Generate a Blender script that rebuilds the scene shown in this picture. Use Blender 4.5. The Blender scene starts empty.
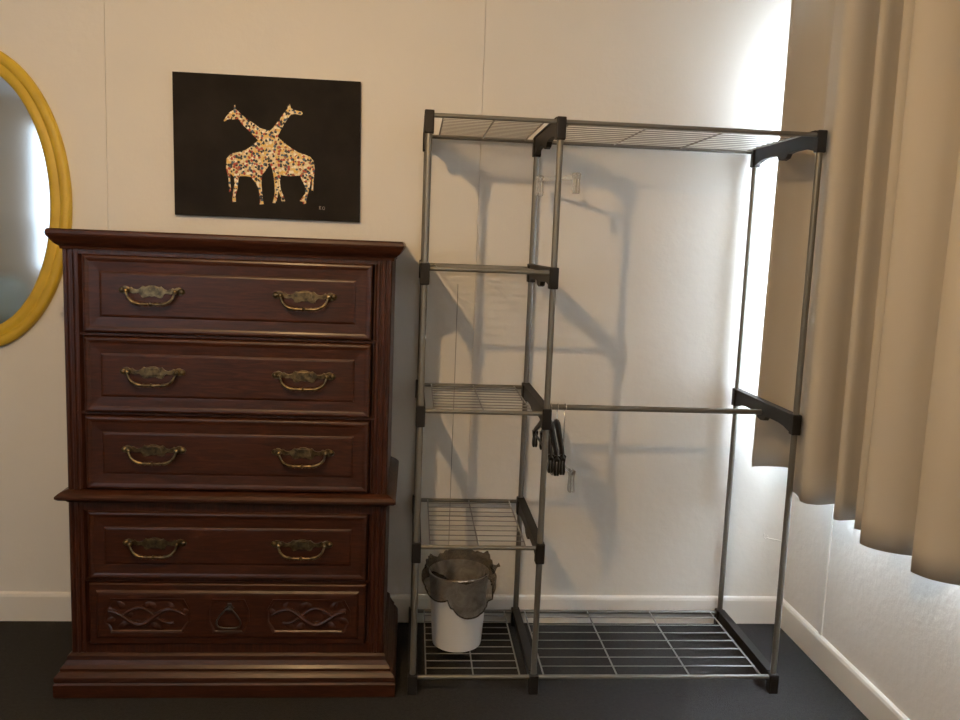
import bpy, bmesh, math, random
from mathutils import Vector, Matrix
from mathutils.geometry import tessellate_polygon
random.seed(7)
PI = math.pi
sc = bpy.context.scene
COL = sc.collection

# ------------------------------------------------------------------ camera
F_PX = 851.3
cam_d = bpy.data.cameras.new('camera')
cam_d.sensor_fit = 'HORIZONTAL'; cam_d.sensor_width = 36
cam_d.lens = F_PX / 960 * 36
cam_d.clip_start = 0.02; cam_d.clip_end = 60
cam = bpy.data.objects.new('camera', cam_d); COL.objects.link(cam)
RIGHT = Vector((0.9963324, -0.0762134, 0.0388998))
DOWN = Vector((0.0284884, -0.1332207, -0.9906769))
FWD = Vector((0.0806852, 0.9881517, -0.1305609))
m = Matrix((RIGHT, -DOWN, -FWD)).transposed().to_4x4()
m.translation = Vector((-0.0897, -2.9254, 1.3414))
cam.matrix_world = m
sc.camera = cam

# ------------------------------------------------------------------ exposure, sky, lights
sc.view_settings.view_transform = 'Standard'
sc.view_settings.look = 'None'
sc.view_settings.gamma = 1
sc.view_settings.use_curve_mapping = False
sc.view_settings.exposure = 0.0
W = bpy.data.worlds.new('sky'); sc.world = W; W.use_nodes = True
W.node_tree.nodes['Background'].inputs[0].default_value = (0.72, 0.85, 1.0, 1)
W.node_tree.nodes['Background'].inputs[1].default_value = 2.5

def light(name, kind, loc, energy, color, rot=(0, 0, 0), **kw):
    d = bpy.data.lights.new(name, kind); d.energy = energy; d.color = color
    for k, v in kw.items(): setattr(d, k, v)
    o = bpy.data.objects.new(name, d); o.location = loc; o.rotation_euler = rot
    COL.objects.link(o); return o
LAMP = (-0.625, -1.915, 2.068)
light('bulb_light', 'POINT', LAMP, 55, (1.0, 0.645, 0.30), shadow_soft_size=0.022)
# daylight coming in through the window behind the curtain (just outside the pane)
light('window_daylight', 'AREA', (1.395, -0.64, 1.42), 310, (0.80, 0.90, 1.0), (0, PI/2, 0), shape='RECTANGLE', size=1.32, size_y=1.20)
# daylight coming in through the window of the rear wall
light('rear_window_daylight', 'AREA', (-2.2, -4.28, 1.5), 5, (0.70, 0.86, 1.0), (PI/2, 0, PI), shape='RECTANGLE', size=1.7, size_y=0.95)

# added cool fill from the right, set outside an invented window near the camera
light('side_fill_light', 'AREA', (1.395, -3.2, 1.5), 9, (0.66, 0.86, 1.0), (0, PI/2, 0), shape='RECTANGLE', size=0.95, size_y=0.95)

# ------------------------------------------------------------------ materials
def mat(name, col, rough=0.6, metal=0.0, **kw):
    M = bpy.data.materials.new(name); M.use_nodes = True
    b = M.node_tree.nodes['Principled BSDF']
    b.inputs['Base Color'].default_value = (*col, 1)
    b.inputs['Roughness'].default_value = rough
    b.inputs['Metallic'].default_value = metal
    for k, v in kw.items(): b.inputs[k.replace('_', ' ')].default_value = v
    return M
def nd(M, t, **kw):
    n = M.node_tree.nodes.new(t)
    for k, v in kw.items(): setattr(n, k, v)
    return n
def lk(M, a, b): M.node_tree.links.new(a, b)
def coords(M, scale=(1, 1, 1)):
    tc = nd(M, 'ShaderNodeTexCoord'); mp = nd(M, 'ShaderNodeMapping')
    mp.inputs['Scale'].default_value = scale
    lk(M, tc.outputs['Object'], mp.inputs['Vector']); return mp.outputs['Vector']
def noise(M, vec, scale, detail=4, rough=0.5, dist=0.0):
    n = nd(M, 'ShaderNodeTexNoise'); n.inputs['Scale'].default_value = scale
    n.inputs['Detail'].default_value = detail; n.inputs['Roughness'].default_value = rough
    n.inputs['Distortion'].default_value = dist
    lk(M, vec, n.inputs['Vector']); return n.outputs['Fac']
def ramp(M, fac, stops):
    r = nd(M, 'ShaderNodeValToRGB'); e = r.color_ramp.elements
    e[0].position, e[0].color = stops[0][0], (*stops[0][1], 1)
    e[1].position, e[1].color = stops[-1][0], (*stops[-1][1], 1)
    for p, c in stops[1:-1]:
        x = e.new(p); x.color = (*c, 1)
    lk(M, fac, r.inputs[0]); return r.outputs[0]
def bsdf(M): return M.node_tree.nodes['Principled BSDF']
def bump(M, h, strength=0.3, dist=0.002):
    b = nd(M, 'ShaderNodeBump'); b.inputs['Strength'].default_value = strength
    b.inputs['Distance'].default_value = dist
    lk(M, h, b.inputs['Height']); lk(M, b.outputs[0], bsdf(M).inputs['Normal'])

m_wall = mat('painted_wall', (0.78, 0.76, 0.71), 0.62)
v = coords(m_wall)
lk(m_wall, ramp(m_wall, noise(m_wall, v, 1.3, 3), [(0.3, (0.74, 0.72, 0.67)), (0.7, (0.80, 0.78, 0.73))]), bsdf(m_wall).inputs['Base Color'])
bump(m_wall, noise(m_wall, v, 28, 5, 0.6), 0.35, 0.004)
m_wall_r = mat('textured_wall', (0.78, 0.76, 0.73), 0.5)
v = coords(m_wall_r)
bump(m_wall_r, noise(m_wall_r, v, 38, 4, 0.55), 0.35, 0.005)
m_trim = mat('white_trim', (0.80, 0.78, 0.73), 0.45)
bump(m_trim, noise(m_trim, coords(m_trim), 12, 3), 0.2, 0.004)
m_ceil = mat('ceiling_paint', (0.78, 0.76, 0.72), 0.8)
m_floor = mat('dark_carpet', (0.03, 0.028, 0.03), 0.95)
v = coords(m_floor)
lk(m_floor, ramp(m_floor, noise(m_floor, v, 90, 5, 0.7), [(0.3, (0.009, 0.008, 0.0076)), (0.7, (0.024, 0.0215, 0.020))]), bsdf(m_floor).inputs['Base Color'])
bump(m_floor, noise(m_floor, v, 260, 4, 0.7), 0.8, 0.004)

def wood(name, scale, dark=0.78):
    M = mat(name, (0.1, 0.03, 0.02), 0.38, Specular_IOR_Level=0.38, Coat_Weight=0.08, Coat_Roughness=0.2)
    v = coords(M, scale)
    n1 = noise(M, v, 9, 8, 0.62, 1.6)
    c = ramp(M, n1, [(0.28, (0.022*dark, 0.0065*dark, 0.0032*dark)), (0.5, (0.052*dark, 0.0145*dark, 0.0062*dark)), (0.72, (0.098*dark, 0.029*dark, 0.012*dark))])
    lk(M, c, bsdf(M).inputs['Base Color'])
    bump(M, noise(M, v, 22, 6, 0.6), 0.12, 0.002)
    return M
m_wood_h = wood('cherry_wood_across', (1, 6, 9))
m_wood_v = wood('cherry_wood_upright', (9, 6, 1))
m_brass = mat('antique_brass', (0.26, 0.185, 0.095), 0.33, 0.9)
v = coords(m_brass)
lk(m_brass, ramp(m_brass, noise(m_brass, v, 60, 4), [(0.35, (0.07, 0.055, 0.036)), (0.65, (0.26, 0.195, 0.10))]), bsdf(m_brass).inputs['Base Color'])
m_iron = mat('black_iron', (0.10, 0.095, 0.09), 0.36, 0.8)
m_tube = mat('grey_metal_tube', (0.19, 0.185, 0.165), 0.42, 0.5)
m_bounce_lining = mat('white_bounce_lining', (0.82, 0.82, 0.80), 0.9)
m_wire = mat('grey_wire', (0.30, 0.29, 0.27), 0.38, 0.6)
m_plastic = mat('black_plastic', (0.013, 0.011, 0.010), 0.5, Specular_IOR_Level=0.3)
m_black = mat('glossy_black_plastic', (0.008, 0.008, 0.008), 0.3)
m_chrome = mat('chrome_wire', (0.75, 0.75, 0.74), 0.2, 1.0)
m_clear = mat('clear_plastic', (0.95, 0.96, 0.96), 0.12, IOR=1.46, Transmission_Weight=0.75)
m_yellow = mat('yellow_paint', (0.63, 0.425, 0.035), 0.42)
v = coords(m_yellow)
lk(m_yellow, ramp(m_yellow, noise(m_yellow, v, 14, 4), [(0.3, (0.57, 0.375, 0.03)), (0.7, (0.69, 0.475, 0.042))]), bsdf(m_yellow).inputs['Base Color'])
m_mirror = mat('mirror_glass', (0.90, 0.92, 0.90), 0.075, 1.0)
m_glass = mat('window_glass', (0.97, 0.98, 1.0), 0.0, IOR=1.05, Transmission_Weight=1.0)
m_bin = mat('white_plastic', (0.80, 0.79, 0.76), 0.35)
m_curtain = mat('beige_curtain', (0.60, 0.555, 0.48), 0.85)
v = coords(m_curtain, (1, 1, 1))
bump(m_curtain, noise(m_curtain, v, 500, 3), 0.25, 0.0008)
tl = nd(m_curtain, 'ShaderNodeBsdfTranslucent'); tl.inputs[0].default_value = (0.60, 0.54, 0.46, 1)
mx = nd(m_curtain, 'ShaderNodeMixShader'); mx.inputs[0].default_value = 0.012
lk(m_curtain, bsdf(m_curtain).outputs[0], mx.inputs[1]); lk(m_curtain, tl.outputs[0], mx.inputs[2])
lk(m_curtain, mx.outputs[0], m_curtain.node_tree.nodes['Material Output'].inputs[0])
m_canvas = mat('dark_painted_canvas', (0.02, 0.014, 0.011), 0.75, Specular_IOR_Level=0.25)
v = coords(m_canvas)
lk(m_canvas, ramp(m_canvas, noise(m_canvas, v, 5, 6, 0.6), [(0.4, (0.0085, 0.0062, 0.0052)), (0.75, (0.022, 0.017, 0.013))]), bsdf(m_canvas).inputs['Base Color'])
bump(m_canvas, noise(m_canvas, v, 400, 2), 0.3, 0.001)
m_sign = mat('pale_paint', (0.35, 0.32, 0.28), 0.6)
def dots():
    M = mat('mosaic_dots', (0.8, 0.7, 0.5), 0.5)
    v = coords(M)
    vo = nd(M, 'ShaderNodeTexVoronoi'); vo.inputs['Scale'].default_value = 125
    lk(M, v, vo.inputs['Vector'])
    sep = nd(M, 'ShaderNodeSeparateColor'); lk(M, vo.outputs['Color'], sep.inputs[0])
    r = nd(M, 'ShaderNodeValToRGB'); r.color_ramp.interpolation = 'CONSTANT'
    cs = [(0.0, (0.01, 0.01, 0.012)), (0.22, (0.42, 0.05, 0.02)), (0.38, (0.85, 0.72, 0.46)), (0.52, (0.05, 0.09, 0.14)), (0.62, (0.78, 0.52, 0.13)), (0.80, (0.92, 0.84, 0.66)), (0.93, (0.35, 0.12, 0.04))]
    e = r.color_ramp.elements; e[0].color = (*cs[0][1], 1); e[1].position = cs[1][0]; e[1].color = (*cs[1][1], 1)
    for p, c in cs[2:]: x = e.new(p); x.color = (*c, 1)
    lk(M, sep.outputs[0], r.inputs[0])
    lt = nd(M, 'ShaderNodeMath', operation='LESS_THAN'); lt.inputs[1].default_value = 0.60
    lk(M, vo.outputs['Distance'], lt.inputs[0])
    mx = nd(M, 'ShaderNodeMix', data_type='RGBA'); mx.inputs['A'].default_value = (0.72, 0.57, 0.30, 1)
    lk(M, lt.outputs[0], mx.inputs['Factor']); lk(M, r.outputs[0], mx.inputs['B'])
    lk(M, mx.outputs['Result'], bsdf(M).inputs['Base Color'])
    return M
m_dots = dots()
m_bedding = mat('teal_blanket', (0.22, 0.26, 0.24), 0.9)
m_dark = mat('dark_fabric', (0.03, 0.028, 0.027), 0.9)
m_whitewood = mat('white_painted_wood', (0.7, 0.68, 0.63), 0.5)
m_bulb = mat('opal_glass', (0.9, 0.88, 0.8), 0.3, Transmission_Weight=0.6)
def bagmat():
    M = bpy.data.materials.new('smoky_bag_film'); M.use_nodes = True
    b = bsdf(M); b.inputs['Base Color'].default_value = (0.085, 0.078, 0.068, 1); b.inputs['Roughness'].default_value = 0.3
    v = coords(M)
    n = noise(M, v, 26, 5, 0.6, 0.8); bump(M, n, 0.9, 0.02)
    tr = nd(M, 'ShaderNodeBsdfTransparent'); tr.inputs[0].default_value = (0.62, 0.585, 0.54, 1)
    mx = nd(M, 'ShaderNodeMixShader')
    f = nd(M, 'ShaderNodeMapRange'); f.inputs['From Min'].default_value = 0.3; f.inputs['From Max'].default_value = 0.7
    f.inputs['To Min'].default_value = 0.08; f.inputs['To Max'].default_value = 0.5
    lk(M, n, f.inputs['Value']); lk(M, f.outputs[0], mx.inputs[0])
    lk(M, tr.outputs[0], mx.inputs[1]); lk(M, b.outputs[0], mx.inputs[2])
    lk(M, mx.outputs[0], M.node_tree.nodes['Material Output'].inputs[0])
    return M
m_bag = bagmat()

# ------------------------------------------------------------------ mesh helpers
def obj(name, bm, material, parent=None, smooth=False, bevel=0.0, loc=None):
    me = bpy.data.meshes.new(name)
    bmesh.ops.recalc_face_normals(bm, faces=bm.faces[:])
    if smooth:
        for f in bm.faces: f.smooth = True
    bm.to_mesh(me); bm.free(); me.materials.append(material)
    o = bpy.data.objects.new(name, me); COL.objects.link(o)
    if parent: o.parent = parent
    if loc: o.location = loc
    if bevel:
        b = o.modifiers.new('bevel', 'BEVEL'); b.width = bevel; b.segments = 2; b.limit_method = 'ANGLE'; b.angle_limit = 0.6
    if smooth:
        try: me.set_sharp_from_angle(angle=0.7)
        except Exception: pass
    return o
def tag(o, label=None, cat=None, group=None, kind=None):
    if label: o['label'] = label
    if cat: o['category'] = cat
    if group: o['group'] = group
    if kind: o['kind'] = kind
    return o
def thing(name, label, cat, loc=(0, 0, 0), group=None):
    o = bpy.data.objects.new(name, None); COL.objects.link(o); o.location = loc
    o.empty_display_size = 0.05
    return tag(o, label, cat, group)
def box(bm, x0, x1, y0, y1, z0, z1):
    vs = [bm.verts.new(p) for p in [(x0, y0, z0), (x1, y0, z0), (x1, y1, z0), (x0, y1, z0), (x0, y0, z1), (x1, y0, z1), (x1, y1, z1), (x0, y1, z1)]]
    for f in [(0, 3, 2, 1), (4, 5, 6, 7), (0, 1, 5, 4), (1, 2, 6, 5), (2, 3, 7, 6), (3, 0, 4, 7)]: bm.faces.new([vs[i] for i in f])
def tube(bm, pts, r, seg=12, closed=False, cap=True):
    pts = [Vector(p) for p in pts]; n = len(pts); rings = []
    rr = r if isinstance(r, (list, tuple)) else [r]*n
    d0 = (pts[1]-pts[0]).normalized()
    up = Vector((0, 0, 1)) if abs(d0.z) < 0.9 else Vector((1, 0, 0))
    nrm = (up - d0*up.dot(d0)).normalized()
    for i, p in enumerate(pts):
        if closed: d = (pts[(i+1) % n]-pts[i-1]).normalized()
        elif i == 0: d = pts[1]-pts[0]
        elif i == n-1: d = pts[-1]-pts[-2]
        else: d = (pts[i+1]-p).normalized()+(p-pts[i-1]).normalized()
        if d.length < 1e-9: d = pts[min(i+1, n-1)]-p
        d.normalize()
        nrm = (nrm - d*nrm.dot(d))
        if nrm.length < 1e-6: nrm = d.orthogonal()
        nrm.normalize(); bn = d.cross(nrm)
        rings.append([bm.verts.new(p+(nrm*math.cos(2*PI*k/seg)+bn*math.sin(2*PI*k/seg))*rr[i]) for k in range(seg)])
    m_ = n if closed else n-1
    for i in range(m_):
        a, b = rings[i], rings[(i+1) % n]
        for k in range(seg): bm.faces.new((a[k], a[(k+1) % seg], b[(k+1) % seg], b[k]))
    if cap and not closed:
        bm.faces.new(rings[0][::-1]); bm.faces.new(rings[-1])
def lathe(bm, prof, c=(0, 0, 0), seg=48, axis='z', sx=1.0, sy=1.0):
    rings = []
    for r, h in prof:
        ring = []
        for k in range(seg):
            a = 2*PI*k/seg
            p = (c[0]+r*sx*math.cos(a), c[1]+r*sy*math.sin(a), c[2]+h) if axis == 'z' else (c[0]+r*sx*math.cos(a), c[1]-h, c[2]+r*sy*math.sin(a))
            ring.append(bm.verts.new(p))
        rings.append(ring)
    for a, b in zip(rings, rings[1:]):
        for k in range(seg): bm.faces.new((a[k], a[(k+1) % seg], b[(k+1) % seg], b[k]))
    return rings
def prism(bm, poly, axis, a, b):
    """poly: 2-D outline; axis 'x': (y,z) extruded over x; 'y': (x,z) extruded over y; 'z': (x,y) over z"""
    def P(p, t): return {'x': (t, p[0], p[1]), 'y': (p[0], t, p[1]), 'z': (p[0], p[1], t)}[axis]
    A = [bm.verts.new(P(p, a)) for p in poly]; B = [bm.verts.new(P(p, b)) for p in poly]
    bm.faces.new(A); bm.faces.new(B[::-1]); n = len(poly)
    for i in range(n): bm.faces.new((A[i], A[(i+1) % n], B[(i+1) % n], B[i]))
def copy_tree(o, parent=None):
    c = o.copy(); COL.objects.link(c)
    if parent: c.parent = parent
    for ch in list(o.children): copy_tree(ch, c)
    return c
# ------------------------------------------------------------------ the room
XR, XL, YR, ZC = 1.307, -4.4, -4.2, 2.36
def struct(name, bm, m, parent=None, **kw):
    o = obj(name, bm, m, parent, **kw)
    if parent is None: o['kind'] = 'structure'
    return o
bm = bmesh.new(); box(bm, XL-.1, XR+.1, YR-.1, .1, -.06, 0); struct('floor', bm, m_floor)
bm = bmesh.new(); box(bm, XL-.1, XR+.1, YR-.1, .1, ZC, ZC+.06); struct('ceiling', bm, m_ceil)
# back wall of hardboard panels with fine open joints
bm = bmesh.new()
js = [XL-.1, -3.54, -2.32, -1.0975, 0.123, XR]
for a, b in zip(js, js[1:]): box(bm, a+.0006, b-.0006, 0, .02, 0, ZC)
box(bm, XL-.1, XR+.1, .018, .1, 0, ZC)
struct('wall_back', bm, m_wall)
WY0, WY1, WZ0, WZ1 = -1.24, -.068, .70, 2.06
bm = bmesh.new()
T = .075
SY0, SY1, SZ0, SZ1 = -3.7, -2.7, 1.0, 2.0  # opening made for the added fill light
box(bm, XR, XR+T, WY1, 0.0, 0, ZC); box(bm, XR, XR+T, SY1, WY0, 0, ZC); box(bm, XR, XR+T, YR, SY0, 0, ZC)
box(bm, XR, XR+T, SY0, SY1, 0, SZ0); box(bm, XR, XR+T, SY0, SY1, SZ1, ZC)
box(bm, XR, XR+T, WY0, WY1, 0, WZ0); box(bm, XR, XR+T, WY0, WY1, WZ1, ZC)
struct('wall_right', bm, m_wall_r)
bm = bmesh.new(); box(bm, XL-.1, XL, YR, 0, 0, ZC); struct('wall_left', bm, m_wall)
RX0, RX1, RZ0, RZ1 = -3.17, -1.3, 1.0, 2.2
bm = bmesh.new()
box(bm, XL, RX0, YR-.07, YR, 0, ZC); box(bm, RX1, XR, YR-.07, YR, 0, ZC)
box(bm, RX0, RX1, YR-.07, YR, 0, RZ0); box(bm, RX0, RX1, YR-.07, YR, RZ1, ZC)
struct('wall_rear', bm, m_wall)
# window behind the curtain
wf = bpy.data.objects.new('window_1', None); COL.objects.link(wf); wf['kind'] = 'structure'; wf.location = (XR, (WY0+WY1)/2, WZ0)
def win_parts(w, inv, bars, pane):
    bm = bmesh.new()
    for b in bars: box(bm, *b)
    o = obj('window_frame', bm, m_trim, w, bevel=.003); o.location = inv
    bm = bmesh.new(); box(bm, *pane); o = obj('window_pane', bm, m_glass, w); o.location = inv
inv = -Vector(wf.location)
x0, x1 = XR+.035, XR+.07
win_parts(wf, inv, [(x0, x1, WY0, WY0+.03, WZ0, WZ1), (x0, x1, WY1-.02, WY1, WZ0, WZ1), (x0, x1, WY0+.03, WY1-.02, WZ0, WZ0+.03), (x0, x1, WY0+.03, WY1-.02, WZ1-.03, WZ1), (x0, x1, -.68, -.65, WZ0+.03, WZ1-.03)],
          (XR+.05, XR+.054, WY0+.02, WY1-.01, WZ0+.02, WZ1-.02))
w3 = bpy.data.objects.new('added_fill_window', None); COL.objects.link(w3); w3['kind'] = 'structure'; w3.location = (XR, (SY0+SY1)/2, SZ0)  # invented window, out of view, added to let the cool fill in
win_parts(w3, -Vector(w3.location), [(x0, x1, SY0, SY0+.04, SZ0, SZ1), (x0, x1, SY1-.04, SY1, SZ0, SZ1), (x0, x1, SY0+.04, SY1-.04, SZ0, SZ0+.04), (x0, x1, SY0+.04, SY1-.04, SZ1-.04, SZ1)],
          (XR+.05, XR+.054, SY0+.02, SY1-.02, SZ0+.02, SZ1-.02))
w2 = bpy.data.objects.new('window_2', None); COL.objects.link(w2); w2['kind'] = 'structure'; w2.location = ((RX0+RX1)/2, YR, RZ0)
y0, y1 = YR-.06, YR-.03
win_parts(w2, -Vector(w2.location), [(RX0, RX0+.04, y0, y1, RZ0, RZ1), (RX1-.04, RX1, y0, y1, RZ0, RZ1), (RX0+.04, RX1-.04, y0, y1, RZ0, RZ0+.04), (RX0+.04, RX1-.04, y0, y1, RZ1-.04, RZ1), (-2.22, -2.18, y0, y1, RZ0+.04, RZ1-.04)],
          (RX0+.02, RX1-.02, YR-.048, YR-.044, RZ0+.02, RZ1-.02))
# baseboards with a rounded upper edge
def bb_prof(s):   # (offset from wall, z)
    return [(0, 0), (s*.014, 0), (s*.014, .088), (s*.011, .097), (s*.005, .101), (0, .101)]
bm = bmesh.new(); prism(bm, bb_prof(-1), 'x', XL, XR-.014)
struct('baseboard_back', bm, m_trim)
bm = bmesh.new(); prism(bm, [(XR+a, b) for a, b in bb_prof(-1)], 'y', YR, -.0005)
struct('baseboard_right', bm, m_trim)
# joint batten on the right wall
bm = bmesh.new(); box(bm, XR-.006, XR, -.322, -.304, .101, WZ0); struct('trim_1', bm, m_trim, bevel=.0015)
bm = bmesh.new(); box(bm, XR-.012, XR, -.0125, -.0005, .101, ZC); struct('trim_2', bm, m_trim, bevel=.003)

# ------------------------------------------------------------------ chest of drawers
D = thing('chest_of_drawers', 'dark cherry wood tall chest of five drawers with brass bail handles, beside the wire rack', 'chest of drawers', (-.602, -.26, 0))
DX, DY = -.602, -.26
def L(o):
    if o.parent == D: o.location = (-DX, -DY, 0)
    return o
YB, YF = -.032, -.487
def ring_prof(parent, name, prof, hb, m):
    """moulding slab: prof = list of (overhang, z); hb = half width of the body"""
    bm = bmesh.new(); rings = []
    for e, z in prof:
        rings.append([bm.verts.new(p) for p in [(DX-hb-e, YB, z), (DX-hb-e, YF-e, z), (DX+hb+e, YF-e, z), (DX+hb+e, YB, z)]])
    for a, b in zip(rings, rings[1:]):
        for k in range(4): bm.faces.new((a[k], a[(k+1) % 4], b[(k+1) % 4], b[k]))
    bm.faces.new(rings[0]); bm.faces.new(rings[-1][::-1])
    return L(obj(name, bm, m, parent))
HB = .452
bm = bmesh.new()
# carcass: sides, back, front rails between the drawers
box(bm, DX-HB, DX-HB+.02, YF+.02, YB, .10, 1.31); box(bm, DX+HB-.02, DX+HB, YF+.02, YB, .10, 1.31)
box(bm, DX-HB+.02, DX+HB-.02, YB-.01, YB, .10, 1.31)
for z0, z1 in [(1.283, 1.31), (1.058, 1.066), (.834, .842), (.552, .614), (.340, .348), (.10, .152)]:
    box(bm, DX-HB+.02, DX+HB-.02, YF+.002, YF+.03, z0, z1)
L(obj('carcass', bm, m_wood_v, D))
# corner posts with fluting: plan outline extruded
def post(sx, z0, z1):
    bm = bmesh.new(); W_ = .050
    prof = [(0, .02), (0, .003), (.003, 0), (.0105, 0), (.0125, .0045), (.0165, .0045), (.019, -.001), (.027, -.001), (.029, .0045), (.033, .0045), (.035, 0), (.041, 0), (.044, .006), (.046, .014), (W_, .014), (W_, .03), (0, .03)]
    poly = [(DX+sx*(HB-a), YF+b) for a, b in prof]
    prism(bm, poly, 'z', z0, z1)
    return L(obj('corner_post', bm, m_wood_v, D))
for sx in (-1, 1): post(sx, .614, 1.30); post(sx, .12, .590)
ring_prof(D, 'top_slab', [(e_, z_+.0065) for e_, z_ in [(.004, 1.288), (.006, 1.296), (.012, 1.300), (.020, 1.308), (.025, 1.316), (.027, 1.319), (.030, 1.323), (.032, 1.330), (.031, 1.338), (.027, 1.343)]], HB, m_wood_h)
ring_prof(D, 'waist_moulding', [(.001, .576), (.005, .581), (.021, .586), (.028, .592), (.028, .598), (.021, .605), (.009, .611), (.001, .614)], HB, m_wood_h)
ring_prof(D, 'base_plinth', [(.038, 0), (.040, .004), (.040, .040), (.036, .046), (.039, .052), (.038, .062), (.030, .072), (.025, .076), (.025, .084), (.018, .092), (.011, .104), (.009, .116), (.002, .122)], HB, m_wood_h)

def nested(bm, cx, cz, hw, hh, steps, yback):
    """drawer front as nested rectangles: steps = (inset, height out of the front plane)"""
    prev = None
    back = [bm.verts.new((cx+sx*hw, yback, cz+sz*hh)) for sx, sz in ((-1, -1), (1, -1), (1, 1), (-1, 1))]
    prev = back
    for ins, out in steps:
        r = [bm.verts.new((cx+sx*(hw-ins), YF-out, cz+sz*(hh-ins))) for sx, sz in ((-1, -1), (1, -1), (1, 1), (-1, 1))]
        for k in range(4): bm.faces.new((prev[k], prev[(k+1) % 4], r[(k+1) % 4], r[k]))
        prev = r
    bm.faces.new(prev)
    bm.faces.new(back[::-1])
STEPS = [(0, -.004), (.001, .003), (.004, .0075), (.009, .0088), (.014, .0080), (.019, .0062), (.043, .0048), (.0465, .0044), (.049, .0068), (.053, .0078)]
def drawer(z0, z1, label=None):
    bm = bmesh.new(); nested(bm, DX, (z0+z1)/2, .3985, (z1-z0)/2, STEPS, YF+.03)
    o = L(obj('drawer', bm, m_wood_h, D, bevel=.0008))
    if label: o['label'] = label
    return o
def bail_handle(parent, hx, hz, front):
    """batwing back plate with rosettes, two posts and a hanging bail"""
    y = front
    bm = bmesh.new()
    half = [(0, .0165), (.008, .016), (.014, .0135), (.020, .0125), (.025, .0150), (.029, .0110), (.034, .0065), (.042, .0045), (.050, .0060), (.056, .0110), (.061, .0085), (.066, .0120), (.073, .0135), (.080, .0105), (.086, .0085), (.0905, .002), (.088, -.004), (.082, -.0075), (.074, -.0085), (.066, -.0065), (.060, -.0030), (.052, -.0065), (.044, -.0060), (.038, -.0040), (.032, -.0080), (.029, -.0150), (.024, -.0185), (.016, -.0165), (.008, -.0125), (0, -.0145)]
    poly = half + [(-a, b) for a, b in half[-2:0:-1]]
    prism(bm, [(hx+a, hz+.008+b) for a, b in poly], 'y', y-.0035, y+.0005)
    # raised shield in the middle
    sh = [(0, .0115), (.012, .011), (.019, .008), (.020, 0), (.022, -.009), (.014, -.0105), (0, -.008)]
    poly = sh + [(-a, b) for a, b in sh[-2:0:-1]]
    prism(bm, [(hx+a, hz+.009+b) for a, b in poly], 'y', y-.006, y-.0034)
    for s in (-1, 1):
        lathe(bm, [(.0004, .009), (.004, .0085), (.0062, .0068), (.0080, .0042), (.0085, .003), (.0085, 0)], (hx+s*.0805, y, hz+.010), 16, 'y')
    plate = L(obj('back_plate', bm, m_brass, parent, bevel=.0006, smooth=False))
    bm = bmesh.new()
    for s in (-1, 1):
        lathe(bm, [(.0044, 0), (.0044, .010), (.0058, .012), (.0066, .0145), (.0064, .018), (.0045, .0205), (.0004, .0215)], (hx+s*.066, y, hz+.009), 16, 'y')
    # bail
    yb = y-.0175
    pts = []; rr = []
    cp = [(-.0665, .010), (-.064, .001), (-.060, -.009), (-.052, -.018), (-.042, -.0235), (-.032, -.026), (-.026, -.0265), (-.020, -.0265), (-.014, -.0265), (-.009, -.0265), (-.004, -.0265), (0, -.0265)]
    cr = [.0032, .0032, .0036, .0041, .0046, .0054, .0032, .0052, .0034, .0046, .0038, .0066]
    full = cp + [(-a, b) for a, b in cp[-2::-1]]; fr = cr + cr[-2::-1]
    tube(bm, [(hx+a, yb-.004*max(0, min(1, -(b-.01)/.036)), hz+b) for a, b in full], fr, 10)
    L(obj('bail', bm, m_brass, plate, smooth=True))
    return plate
FRONT = YF-.0085
rows = [(1.065, 1.283), (.840, 1.056), (.617, .831), (.349, .553)]
hz = [1.178, .951, .727, .452]
for (z0, z1), h in zip(rows, hz):
    d = drawer(z0, z1)
    for s in (-1, 1): bail_handle(d, DX+s*.2095, h, FRONT)
# bottom drawer: three sunk panels, the outer two carved
z0, z1 = .150, .337
bm = bmesh.new()
cz = (z0+z1)/2
nested(bm, DX, cz, .3985, (z1-z0)/2, [(0, -.004), (.001, .003), (.004, .006), (.020, .0065), (.026, .012), (.032, .013)], YF+.03)
d5 = L(obj('drawer', bm, m_wood_h, D)); d5['label'] = 'bottom drawer with two carved panels'
CF = YF-.013
def oct_panel(cx, hw, hh, ch):
    return [(cx-hw+ch, cz-.001-hh), (cx+hw-ch, cz-.001-hh), (cx+hw, cz-.001-hh*.35), (cx+hw, cz-.001+hh*.35), (cx+hw-ch, cz-.001+hh), (cx-hw+ch, cz-.001+hh), (cx-hw, cz-.001+hh*.35), (cx-hw, cz-.001-hh*.35)]
def panel(cx, hw, hh, ch):
    bm = bmesh.new()
    A = oct_panel(cx, hw, hh, ch); B = oct_panel(cx, hw-.005, hh-.005, ch); n = 8
    a = [bm.verts.new((p[0], CF+.001, p[1])) for p in A]; a2 = [bm.verts.new((p[0]*1.0, CF-.004, p[1])) for p in A]
    b = [bm.verts.new((p[0], CF-.003, p[1])) for p in B]; c = [bm.verts.new((p[0], CF-.0004, p[1])) for p in oct_panel(cx, hw-.008, hh-.008, ch)]
    for u, w in ((a, a2), (a2, b), (b, c)):
        for k in range(n): bm.faces.new((u[k], u[(k+1) % n], w[(k+1) % n], w[k]))
    bm.faces.new(c); bm.faces.new(a[::-1])
    return L(obj('panel', bm, m_wood_h, d5))
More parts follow.
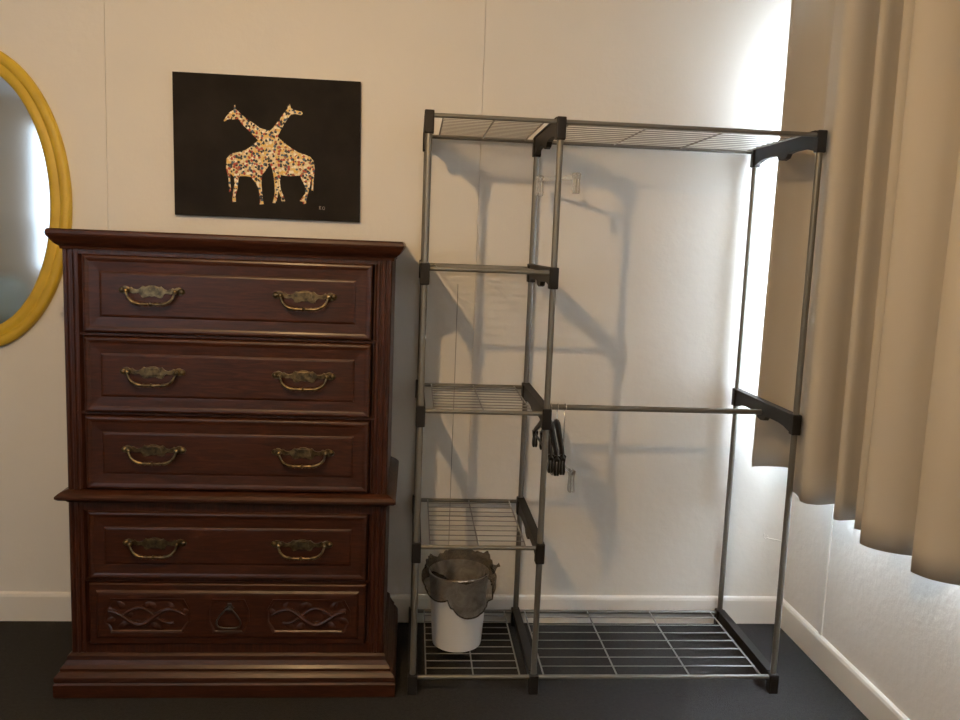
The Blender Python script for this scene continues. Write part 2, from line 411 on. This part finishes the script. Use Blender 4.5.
def leaf(bm, x, z, ang, ln, wd):
    n = 10; up = []; 
    ca, sa = math.cos(ang), math.sin(ang)
    rim = []
    for k in range(n):
        t = 2*PI*k/n; a = ln*(.5+.5*math.cos(t)); b = wd*math.sin(t)*(1-.45*(a/ln))
        rim.append(bm.verts.new((x+ca*a-sa*b, CF-.0006, z+sa*a+ca*b)))
    top = bm.verts.new((x+ca*ln*.4, CF-.0075, z+sa*ln*.4))
    for k in range(n): bm.faces.new((rim[k], rim[(k+1) % n], top))
def carving(cx, sgn, parent):
    bm = bmesh.new()
    pts = []
    for i in range(41):
        t = i/40; x = cx+sgn*(-.108+.216*t)
        pts.append((x, CF-.0025, cz-.001+.026*math.sin(t*2.2*PI*1.05+.3)*(.55+.45*math.sin(PI*t))))
    tube(bm, pts, [.0045+.0035*math.sin(PI*i/40) for i in range(41)], 8)
    pts = [(x, y-.0005, 2*(cz-.001)-z) for x, y, z in pts[6:34]]
    tube(bm, pts, .0048, 8)
    for i, (t, s, a) in enumerate([(.06, .1, 2.4), (.15, .6, 1.0), (.2, -.7, -.8), (.33, -.1, .2), (.38, .9, .6), (.45, -.9, -2.5), (.55, .8, 2.4), (.58, -.7, -.5), (.68, .05, .2), (.75, -.8, -.6), (.8, .75, .9), (.9, .15, .6), (.92, -.3, -.5)]):
        leaf(bm, cx+sgn*(-.108+.216*t), cz-.001+s*.026, a if sgn > 0 else PI-a, .034, .013)
    o = L(obj('carving', bm, m_wood_h, parent, smooth=True)); return o
for s in (-1, 1):
    p_ = panel(DX+s*.232, .122, .052, .018); carving(DX+s*.232, s, p_)
pc = panel(DX+.008*0, .060, .052, .014)
bm = bmesh.new()
hx, hh = DX+.003, .262
prism(bm, [(hx-.007, hh-.002), (hx+.007, hh-.002), (hx+.014, hh+.006), (hx+.008, hh+.012), (hx+.005, hh+.02), (hx-.005, hh+.02), (hx-.008, hh+.012), (hx-.014, hh+.006)], 'y', CF-.005, CF+.001)
lathe(bm, [(.005, 0), (.005, .011), (.006, .013), (.004, .016), (.0004, .017)], (hx, CF, hh+.007), 12, 'y')
rp = L(obj('ring_pull', bm, m_iron, d5)); rp['label'] = 'dark iron drop pull'
bm = bmesh.new()
rp_pts = [(hx+a, CF-.0135, hh+b) for a, b in [(0, .009), (.009, .006), (.016, -.003), (.025, -.014), (.033, -.027), (.035, -.038), (.030, -.047), (.016, -.051), (0, -.052), (-.016, -.051), (-.030, -.047), (-.035, -.038), (-.033, -.027), (-.025, -.014), (-.016, -.003), (-.009, .006)]]
tube(bm, rp_pts, .0025, 10, closed=True)
L(obj('bail', bm, m_iron, rp, smooth=True))

# ------------------------------------------------------------------ giraffe painting
P = thing('painting', 'dark canvas painting of two crossed dotted giraffes, on the wall above the chest', 'painting', (-.577, -.001, 1.41))
def PL(o): o.location = (.577, .001, -1.41); return o
bm = bmesh.new()
c4 = [(-.8775, 1.4105), (-.2745, 1.4105), (-.2795, 1.8655), (-.8825, 1.8655)]
prism(bm, c4, 'y', -.0195, -.001)
PL(obj('canvas', bm, m_canvas, P, bevel=.0015))
GL = [(-0.71, 1.599),(-0.696, 1.616),(-0.672, 1.621),(-0.651, 1.628),(-0.632, 1.641),(-0.616, 1.655),(-0.6, 1.671),(-0.584, 1.684),(-0.563, 1.702),(-0.542, 1.73),(-0.526, 1.754),(-0.515, 1.767),(-0.513, 1.782),(-0.508, 1.782),(-0.504, 1.769),(-0.488, 1.763),(-0.469, 1.76),(-0.466, 1.754),(-0.472, 1.749),(-0.491, 1.752),(-0.504, 1.749),(-0.512, 1.739),(-0.524, 1.72),(-0.538, 1.695),(-0.546, 1.676),(-0.554, 1.655),(-0.562, 1.628),(-0.57, 1.603),(-0.575, 1.581),(-0.586, 1.563),(-0.596, 1.552),(-0.598, 1.524),(-0.595, 1.492),(-0.592, 1.467),(-0.59, 1.457),(-0.603, 1.455),(-0.602, 1.475),(-0.607, 1.507),(-0.616, 1.524),(-0.632, 1.543),(-0.648, 1.545),(-0.667, 1.544),(-0.672, 1.534),(-0.675, 1.504),(-0.681, 1.482),(-0.68, 1.461),(-0.692, 1.459),(-0.69, 1.487),(-0.685, 1.515),(-0.686, 1.54),(-0.698, 1.552),(-0.699, 1.536),(-0.696, 1.495),(-0.702, 1.491),(-0.704, 1.535),(-0.712, 1.567)]
GR = [(-0.425, 1.58),(-0.429, 1.604),(-0.44, 1.617),(-0.457, 1.623),(-0.479, 1.629),(-0.498, 1.64),(-0.517, 1.652),(-0.533, 1.665),(-0.554, 1.682),(-0.576, 1.695),(-0.603, 1.701),(-0.625, 1.716),(-0.646, 1.728),(-0.666, 1.744),(-0.674, 1.752),(-0.681, 1.757),(-0.683, 1.77),(-0.686, 1.77),(-0.687, 1.755),(-0.699, 1.748),(-0.712, 1.732),(-0.72, 1.718),(-0.716, 1.717),(-0.706, 1.724),(-0.689, 1.724),(-0.673, 1.727),(-0.659, 1.709),(-0.64, 1.692),(-0.616, 1.669),(-0.595, 1.647),(-0.581, 1.621),(-0.573, 1.595),(-0.562, 1.569),(-0.558, 1.547),(-0.555, 1.52),(-0.554, 1.499),(-0.557, 1.477),(-0.561, 1.462),(-0.55, 1.461),(-0.545, 1.483),(-0.542, 1.502),(-0.537, 1.489),(-0.532, 1.469),(-0.52, 1.469),(-0.525, 1.484),(-0.535, 1.508),(-0.538, 1.532),(-0.535, 1.553),(-0.505, 1.551),(-0.472, 1.555),(-0.467, 1.541),(-0.456, 1.522),(-0.454, 1.498),(-0.466, 1.482),(-0.472, 1.472),(-0.463, 1.47),(-0.46, 1.462),(-0.452, 1.465),(-0.449, 1.484),(-0.444, 1.506),(-0.438, 1.531),(-0.434, 1.558),(-0.433, 1.526),(-0.435, 1.509),(-0.429, 1.507),(-0.428, 1.537)]
for pts, yf in ((GL, -.0202), (GR, -.0206)):
    bm = bmesh.new()
    va = [bm.verts.new((x, yf, z)) for x, z in pts]; vb = [bm.verts.new((x, yf+.0008, z)) for x, z in pts]
    for t3 in tessellate_polygon([[Vector((x, z, 0)) for x, z in pts]]):
        try: bm.faces.new([va[i] for i in t3])
        except ValueError: pass
    for i in range(len(pts)): bm.faces.new((va[i], va[(i+1) % len(pts)], vb[(i+1) % len(pts)], vb[i]))
    PL(obj('giraffe', bm, m_dots, P))
bm = bmesh.new()
for a in [((-.4075, 1.458), (-.4075, 1.4465)), ((-.4025, 1.458), (-.407, 1.4525)), ((-.407, 1.4525), (-.402, 1.4465))]:
    tube(bm, [(a[0][0], -.0197, a[0][1]), (a[1][0], -.0197, a[1][1])], .0008, 6)
tube(bm, [(-.3935+.0045*math.cos(t*PI/5), -.0197, 1.4515+.005*math.sin(t*PI/5)) for t in range(1, 10)], .0008, 6)
tube(bm, [(-.3895, -.0197, 1.4515), (-.3930, -.0197, 1.4515)], .0008, 6)
PL(obj('signature', bm, m_sign, P))

# ------------------------------------------------------------------ oval mirror
MX, MZ = -1.511, 1.435
Mi = thing('oval_mirror', 'oval wall mirror in a stepped yellow frame, left of the chest', 'mirror', (MX, -.001, MZ))
bm = bmesh.new()
A_, B_ = .302, .491
prof = [(0, 0), (0, .016), (.003, .021), (.010, .024), (.022, .024), (.030, .021), (.033, .016), (.036, .0165), (.044, .020), (.054, .020), (.062, .016), (.067, .010), (.067, .006)]
seg = 96; rings = []
for ins, out in prof:
    rings.append([bm.verts.new(((A_-ins)*math.cos(2*PI*k/seg), -out, (B_-ins*1.03)*math.sin(2*PI*k/seg))) for k in range(seg)])
for a, b in zip(rings, rings[1:]+[rings[0]]):
    for k in range(seg): bm.faces.new((a[k], a[(k+1) % seg], b[(k+1) % seg], b[k]))
obj('frame', bm, m_yellow, Mi, smooth=True)
bm = bmesh.new()
ai, bi = A_-.0665, B_-.0685
r0 = [bm.verts.new((ai*math.cos(2*PI*k/seg), -.0075, bi*math.sin(2*PI*k/seg))) for k in range(seg)]
r1 = [bm.verts.new((ai*math.cos(2*PI*k/seg), -.003, bi*math.sin(2*PI*k/seg))) for k in range(seg)]
bm.faces.new(r0); bm.faces.new(r1[::-1])
for k in range(seg): bm.faces.new((r0[k], r0[(k+1) % seg], r1[(k+1) % seg], r1[k]))
obj('mirror_glass', bm, m_mirror, Mi)

# ------------------------------------------------------------------ wire rack
X0, X1, X2 = -.058, .310, 1.064
RF, RB = -.500, -.030
LV = {'top': 1.700, 'two': 1.278, 'three': .868, 'four': .459, 'low': .051}
Rk = thing('clothes_rack', 'grey metal tube clothes rack with black joints and wire shelves, right of the chest', 'clothes rack', ((X0+X2)/2, (RF+RB)/2, 0))
def RL(o): o.location = (-(X0+X2)/2, -(RF+RB)/2, 0); return o
PR, BR = .0092, .0066
for x in (X0, X1, X2):
    for y in (RF, RB):
        bm = bmesh.new(); tube(bm, [(x, y, .02), (x, y, 1.70)], PR, 16)
        RL(obj('upright', bm, m_tube, Rk, smooth=True))
        zs = [LV['top']]
        if x != X2: zs += [LV['two'], LV['three'], LV['four']]
        else: zs += [LV['three']]
        for z in zs:
            bm = bmesh.new()
            h0, h1 = (z-.050, z+.013) if z == 1.70 else (z-.046, z+.016)
            box(bm, x-.0135, x+.0135, y-.014, y+.014, h0, h1)
            RL(obj('joint', bm, m_plastic, Rk, bevel=.003))
        bm = bmesh.new(); box(bm, x-.0145, x+.0145, y-.015, y+.015, 0, .062)
        RL(obj('foot', bm, m_plastic, Rk, bevel=.003))
def rail(xa, xb, y, z, r=BR, name='rail'):
    bm = bmesh.new(); tube(bm, [(xa, y, z), (xb, y, z)], r, 12)
    return RL(obj(name, bm, m_tube, Rk, smooth=True))
for y in (RF, RB):
    for k, z in LV.items():
        rail(X0+.012, X1-.012, y, z)
    rail(X1+.012, X2-.012, y, LV['top']); rail(X1+.012, X2-.012, y, LV['low'])
def cross(x, z, low=False):
    """moulded front-to-back strut, arched on its underside"""
    bm = bmesh.new(); a, b = RF+.012, RB-.012; L_ = b-a
    pts = [(a, z+.012), (b, z+.012)]
    if low: und = [(1, -.030), (0, -.030)]
    else: und = [(1, -.044), (.95, -.040), (.88, -.033), (.80, -.030), (.66, -.030), (.59, -.033), (.56, -.046), (.50, -.050), (.44, -.046), (.41, -.033), (.34, -.030), (.20, -.030), (.12, -.033), (.05, -.040), (0, -.044)]
    pts += [(a+L_*t, z+d) for t, d in und]
    prism(bm, pts, 'x', x-.008, x+.008)
    # flat flange on top
    box(bm, x-.0135, x+.0135, a, b, z+.011, z+.0145)
    return RL(obj('cross_strut', bm, m_plastic, Rk, bevel=.0012))
for x in (X0, X1):
    for k, z in LV.items(): cross(x, z, k == 'low')
for k in ('top', 'three', 'low'): cross(X2, LV[k], k == 'low')
def shelf(xa, xb, z, nw, xc):
    bm = bmesh.new(); zt = z+BR*.3
    ya, yb = RF, RB
    for i in range(nw):
        y = ya+(yb-ya)*(i+1)/(nw+1)
        tube(bm, [(xa, y, zt+.0022), (xb, y, zt+.0022)], .0016, 6)
    for x in xc:
        tube(bm, [(x, ya, zt), (x, yb, zt)], .0025, 6)
    return RL(obj('wire_shelf', bm, m_wire, Rk, smooth=True))
for k in ('top', 'two', 'three', 'four', 'low'):
    shelf(X0+.038, X1-.040, LV[k], 14 if k == 'top' else 9, (X0+.040, (X0+X1)/2, X1-.042))
w_ = X2-X1
for k in ('top', 'low'):
    shelf(X1+.03, X2-.035, LV[k], 7 if k == 'low' else 10, [X1+.032+(w_-.069)*t for t in (0, 1/3, 2/3, 1)])
rail(X1+.005, X2-.005, -.265, .845, .0092, 'hanging_rod')

# ------------------------------------------------------------------ hangers
def hanger(name, label, m_body, x, y, z_hook, rot, half, drop, hook_m, cliplen=.05, big=False, group=None):
    """z_hook: centre height of the hook's loop round the bar; local frame: the hanger lies in the y-z plane"""
    t = thing(name, label, 'hanger', (x, y, z_hook), group); t.rotation_euler.z = rot
    bm = bmesh.new(); R_ = .0125
    pts = [(0, R_*math.cos(a)*1.0, R_*math.sin(a)) for a in [math.radians(q) for q in range(-40, 181, 20)]]
    pts = [(0, R_*math.sin(math.radians(q)), R_*math.cos(math.radians(q))) for q in range(-110, 101, 15)]
    pts += [(0, .010, -.012), (0, .003, -.024), (0, 0, -.034), (0, 0, -drop)]
    tube(bm, pts, .0017, 8); obj('hook', bm, hook_m, t, smooth=True)
    bm = bmesh.new()
    if big:
        top = [(-half, -drop-.075), (-half*.8, -drop-.055), (-half*.35, -drop-.022), (-.02, -drop-.002), (0, -drop+.006), (.02, -drop-.002), (half*.35, -drop-.022), (half*.8, -drop-.055), (half, -drop-.075)]
        for s in (-1, 1):
            arm = [(0, s*abs(a), b) for a, b in [(0, -drop), (.02, -drop-.004), (half*.35, -drop-.026), (half*.8, -drop-.058), (half, -drop-.080)]]
            tube(bm, arm, [.008, .0095, .009, .008, .006], 8)
        tube(bm, [(0, -half, -drop-.080), (0, half, -drop-.080)], .0042, 8)
        obj('body', bm, m_body, t, smooth=True); cz_ = -drop-.080
    else:
        box(bm, -.003, .003, -half, half, -drop-.010, -drop+.002)
        prism(bm, [(-.014, -drop+.002), (.014, -drop+.002), (.005, -drop+.012), (-.005, -drop+.012)], 'x', -.004, .004)
        obj('bar', bm, m_body, t, bevel=.001); cz_ = -drop-.004
    for s in (-1, 1):
        bm = bmesh.new(); yc = s*(half-.018)
        for sx in (-1, 1):
            prism(bm, [(sx*.003, cz_+.014), (sx*.010, cz_+.010), (sx*.007, cz_-.012), (sx*.009, cz_-cliplen+.01), (sx*.007, cz_-cliplen), (sx*.0005, cz_-cliplen)], 'y', yc-.011, yc+.011)
        obj('clip', bm, m_body, t, bevel=.001)
    return t
ZR = .845+.0092-.0125+.0017
hanger('coat_hanger', 'black plastic clip hanger on the middle rod, closest to the rack upright', m_black, .340, -.265, ZR, 0.0, .185, .044, m_chrome, .045, True, 'black hangers on the rod')
hanger('coat_hanger', 'middle one of the three black plastic clip hangers on the rod', m_black, .362, -.265, ZR, -.02, .185, .048, m_chrome, .05, True, 'black hangers on the rod')
hanger('coat_hanger', 'black plastic clip hanger on the rod, next to the clear one', m_black, .384, -.265, ZR, -.04, .18, .046, m_chrome, .05, True, 'black hangers on the rod')
hanger('clear_hanger', 'clear plastic clip hanger on the middle rod, beside the black hangers', m_clear, .408, -.265, ZR, .12, .12, .185, m_chrome, .06)
hanger('clear_hanger', 'clear plastic clip hanger hanging from the top wire shelf', m_clear, .352, -.23, LV['top']+BR*.3+.0022+.0016-.0125+.0017, .46, .115, .125, m_chrome, .05)

# ------------------------------------------------------------------ waste bin and its liner
BX, BY, BZ = .085, -.285, LV['low']+BR*.3+.0038+.0006
bm = bmesh.new()
lathe(bm, [(.0005, .0), (.072, .0), (.078, .004), (.080, .012), (.0955, .238), (.098, .242), (.098, .246), (.0945, .248), (.0925, .242), (.077, .014), (.0005, .006)], (0, 0, 0), 64)
b = obj('waste_bin', bm, m_bin, smooth=True, loc=(BX, BY, BZ)); tag(b, 'white round plastic waste bin on the bottom wire shelf of the rack', 'waste bin')
bm = bmesh.new(); seg = 120
def skirt(a):      # a = 0 is +x, -90deg = towards the room
    deg = math.degrees(a) % 360
    def bumpf(c, w): 
        d = abs((deg-c+180) % 360-180); return max(0, 1-(d/w)**2) if d < w else 0
    return .040+.092*bumpf(302, 52)**.62+.03*bumpf(215, 42)+.010*math.sin(3*a+1)
random.seed(3)
ph = [random.uniform(0, 6.28) for _ in range(12)]
def wob(a, u):
    return (.35*math.sin(9*a+ph[0]+u*3)+.3*math.sin(15*a+ph[1]-u*5)+.2*math.sin(23*a+ph[2]+u*9)+.25*math.sin(31*a+ph[3]))
rows_ = []
NIN, NUP, NDN = 6, 6, 16
for i in range(NIN): # inside, from deep to rim
    u = i/NIN; rows_.append(('in', u))
for i in range(NUP+1): rows_.append(('up', i/NUP))
for i in range(1, NDN+1): rows_.append(('dn', i/NDN))
R3 = []
for kind, u in rows_:
    ring = []
    for k in range(seg):
        a = 2*PI*k/seg; w = wob(a, u)
        puff = .020+.008*math.sin(2*a+.5)+.006*math.sin(5*a)+.016*math.sin(a)
        if kind == 'in':
            r = .078+.012*u+.004*w; z = .15+(.248-.15)*u
            r = min(r, .0905+(z-.248)*.05)
        elif kind == 'up':
            r = .0905+.0165*u+.008*math.sin(PI*u)+.006*w*(1 if u > .2 else 0)
            z = .248+puff*math.sin(PI*u)*1.0+.007*w*math.sin(PI*u)
            if u == 1: r = .109+.003*w
        else:
            s = skirt(a)
            z = .248-s*u+.002*w
            r = .110+.012*math.sin(PI*min(1, u*1.1))*(1 if s < .09 else .55)+.004*w*u
            rim_r = .0965-(.238-max(z, .01))*.0645
            r = max(r-(.012*u if s > .09 else 0), rim_r+.004)
        ring.append(bm.verts.new((r*math.cos(a), r*math.sin(a), z)))
    R3.append(ring)
for a, b_ in zip(R3, R3[1:]):
    for k in range(seg): bm.faces.new((a[k], a[(k+1) % seg], b_[(k+1) % seg], b_[k]))
tube(bm, [(v.co.x*1.008, v.co.y*1.008, v.co.z) for v in R3[-1]], .0024, 6, closed=True)
# knotted ear of the bag, sticking out to the right
prevr = None
for i in range(9):
    u = i/8; c = Vector((.100+.026*u, -.035-.01*u, .262+.022*u)); rr_ = .016*(1-.65*u)+.004*math.sin(7*u)
    ring = [bm.verts.new(c+Vector((-.3*rr_*math.cos(q), rr_*math.sin(q), rr_*math.cos(q)*.8)) ) for q in [2*PI*j/10 for j in range(10)]]
    if prevr:
        for j in range(10): bm.faces.new((prevr[j], prevr[(j+1) % 10], ring[(j+1) % 10], ring[j]))
    prevr = ring
bm.faces.new(prevr)
b = obj('bin_liner', bm, m_bag, smooth=True, loc=(BX, BY, BZ)); tag(b, 'smoky see-through plastic bag lining and draping over the white bin', 'bin liner')

# ------------------------------------------------------------------ curtain
plan = [(1.096,-.135),(1.15,-.126),(1.21,-.138),(1.235,-.18),(1.225,-.27),(1.17,-.33),(1.118,-.40),(1.10,-.47),(1.085,-.525),(1.072,-.562),(1.085,-.583),(1.12,-.588),(1.17,-.578),(1.215,-.59),(1.23,-.63),(1.20,-.67),(1.14,-.685),(1.106,-.696),(1.115,-.712),(1.165,-.705),(1.21,-.72),(1.215,-.76),(1.16,-.785),(1.117,-.793),(1.118,-.803),(1.135,-.812),(1.19,-.82),(1.20,-.86),(1.13,-.89),(1.075,-.905),(1.066,-.922),(1.085,-.95),(1.125,-.975),(1.17,-.99),(1.22,-1.02),(1.22,-1.07),(1.15,-1.085),(1.10,-1.092),(1.090,-1.106),(1.10,-1.15),(1.13,-1.18),(1.17,-1.20),(1.22,-1.24),(1.21,-1.29),(1.12,-1.32),(1.09,-1.34),(1.10,-1.40),(1.16,-1.43),(1.2,-1.48),(1.10,-1.56)]
def catmull(P_, n=4):
    out = []
    for i in range(len(P_)-1):
        p0 = P_[max(i-1, 0)]; p1 = P_[i]; p2 = P_[i+1]; p3 = P_[min(i+2, len(P_)-1)]
        for j in range(n):
            t = j/n
            out.append(tuple(.5*((2*p1[q])+(-p0[q]+p2[q])*t+(2*p0[q]-5*p1[q]+4*p2[q]-p3[q])*t*t+(-p0[q]+3*p1[q]-3*p2[q]+p3[q])*t**3) for q in (0, 1)))
    out.append(P_[-1]); return out
cv = catmull(plan)
ZT = 2.262
def cur_sheet(bm, za, zb, n, off=0.0):
    rows = []
    for i in range(n+1):
        z = za+(zb-za)*i/n; t = (z-.63)/(ZT-.63)
        row = []
        for j, (x, y) in enumerate(cv):
            am = 1-.04*t
            xx = 1.13+(x-1.13)*am+.004*math.sin(y*9+z*2.2)*t
            yy = y+.006*math.sin(z*3+y*12)*t+.012*t*math.sin(y*7)
            if off:
                p_, q_ = cv[max(j-1, 0)], cv[min(j+1, len(cv)-1)]
                dx_, dy_ = q_[0]-p_[0], q_[1]-p_[1]; l_ = math.hypot(dx_, dy_) or 1
                xx += -dy_/l_*off; yy += dx_/l_*off
            row.append(bm.verts.new((xx, yy, z+(.004*math.sin(y*20) if i == 0 and za < .7 else 0))))
        rows.append(row)
    for a, b in zip(rows, rows[1:]):
        for k in range(len(cv)-1): bm.faces.new((a[k], a[k+1], b[k+1], b[k]))
bm = bmesh.new(); cur_sheet(bm, .63, ZT, 24)
cu = thing('curtain', 'beige pleated curtain hanging in front of the right window', 'curtain', (1.13, -.8, .63))
co = obj('curtain_panel', bm, m_curtain, cu, smooth=True); co.location = (-1.13, .8, -.63)
bm = bmesh.new(); cur_sheet(bm, .645, ZT, 24, .004)  # white backing added to bounce daylight down behind the curtain
lo = obj('lining', bm, m_bounce_lining, cu, smooth=True); lo.location = (-1.13, .8, -.63); lo['label'] = 'added white lining on the window side, bounces daylight'
s = lo.modifiers.new('thick', 'SOLIDIFY'); s.thickness = .001; s.offset = 0
s = co.modifiers.new('thick', 'SOLIDIFY'); s.thickness = .0022; s.offset = 0
bm = bmesh.new(); tube(bm, [(1.13, -1.62, 2.278), (1.13, -.06, 2.278)], .012, 14)
for y in (-1.62, -.06): lathe(bm, [(.0005, 0), (.018, 0), (.018, .02), (.0005, .02)], (1.13, y+.01, 2.278), 14, 'y')
for y in (-1.5, -.09): box(bm, 1.125, XR, y-.006, y+.006, 2.264, 2.272)
cr = obj('curtain_rod', bm, m_tube, smooth=True); tag(cr, 'thin metal curtain rod above the beige curtain', 'curtain rod')

# ------------------------------------------------------------------ small wire hook on the wall near the corner
bm = bmesh.new()
tube(bm, [(1.219, -.004, .345), (1.2185, -.004, .335), (1.221, -.004, .327), (1.226, -.004, .324), (1.231, -.004, .328), (1.233, -.004, .338)], .0014, 8)
tube(bm, [(1.228, -.003, .327), (1.250, -.003, .323), (1.275, -.003, .318), (1.291, -.003, .314)], .0018, 8)
o = obj('wall_hook', bm, m_trim, smooth=True); tag(o, 'tiny white painted wire hook on the back wall near the corner', 'hook')

bm = bmesh.new()
tube(bm, [(.063, -.0014, 1.215), (.0635, -.0014, .9), (.0625, -.0014, .6), (.063, -.0014, .3), (.063, -.0014, .103)], .0012, 6)
o = obj('cord', bm, mat('grey_cord', (.30, .28, .25), .6), smooth=True); tag(o, 'thin grey cord running straight down the back wall behind the narrow shelves', 'cord')

# ------------------------------------------------------------------ what the mirror shows: bed by the rear wall
Bd = thing('bed', 'bed with teal blanket and white headboard, seen only in the oval mirror', 'bed', (-3.6, -3.4, 0))
def BL(o): o.location = (3.6, 3.4, 0); return o
bm = bmesh.new(); box(bm, -4.35, -3.07, -4.17, -4.12, 0, 1.40); box(bm, -4.35, -3.07, -4.12, -4.10, 1.28, 1.44); box(bm, -3.14, -3.07, -4.12, -4.095, 0, 1.28)
BL(obj('headboard', bm, m_whitewood, Bd, bevel=.01))
bm = bmesh.new(); box(bm, -4.33, -3.10, -4.09, -2.6, .12, .62); BL(obj('mattress', bm, m_dark, Bd, bevel=.05))
bm = bmesh.new(); box(bm, -4.35, -3.06, -4.08, -2.9, .60, .98); BL(obj('blanket', bm, m_bedding, Bd, bevel=.12))
# ceiling lamp whose bulb lights the room
Lp = thing('pendant_lamp', 'small open ceiling lamp holder that lights the room', 'lamp', (LAMP[0], LAMP[1], ZC))
bm = bmesh.new()
lathe(bm, [(.0005, 0), (.055, 0), (.055, -.015), (.02, -.03), (.006, -.03), (.006, -.20), (.02, -.205), (.02, -.24), (.0005, -.24)], (0, 0, 0), 24)
obj('lamp_holder', bm, m_bin, Lp, smooth=True)
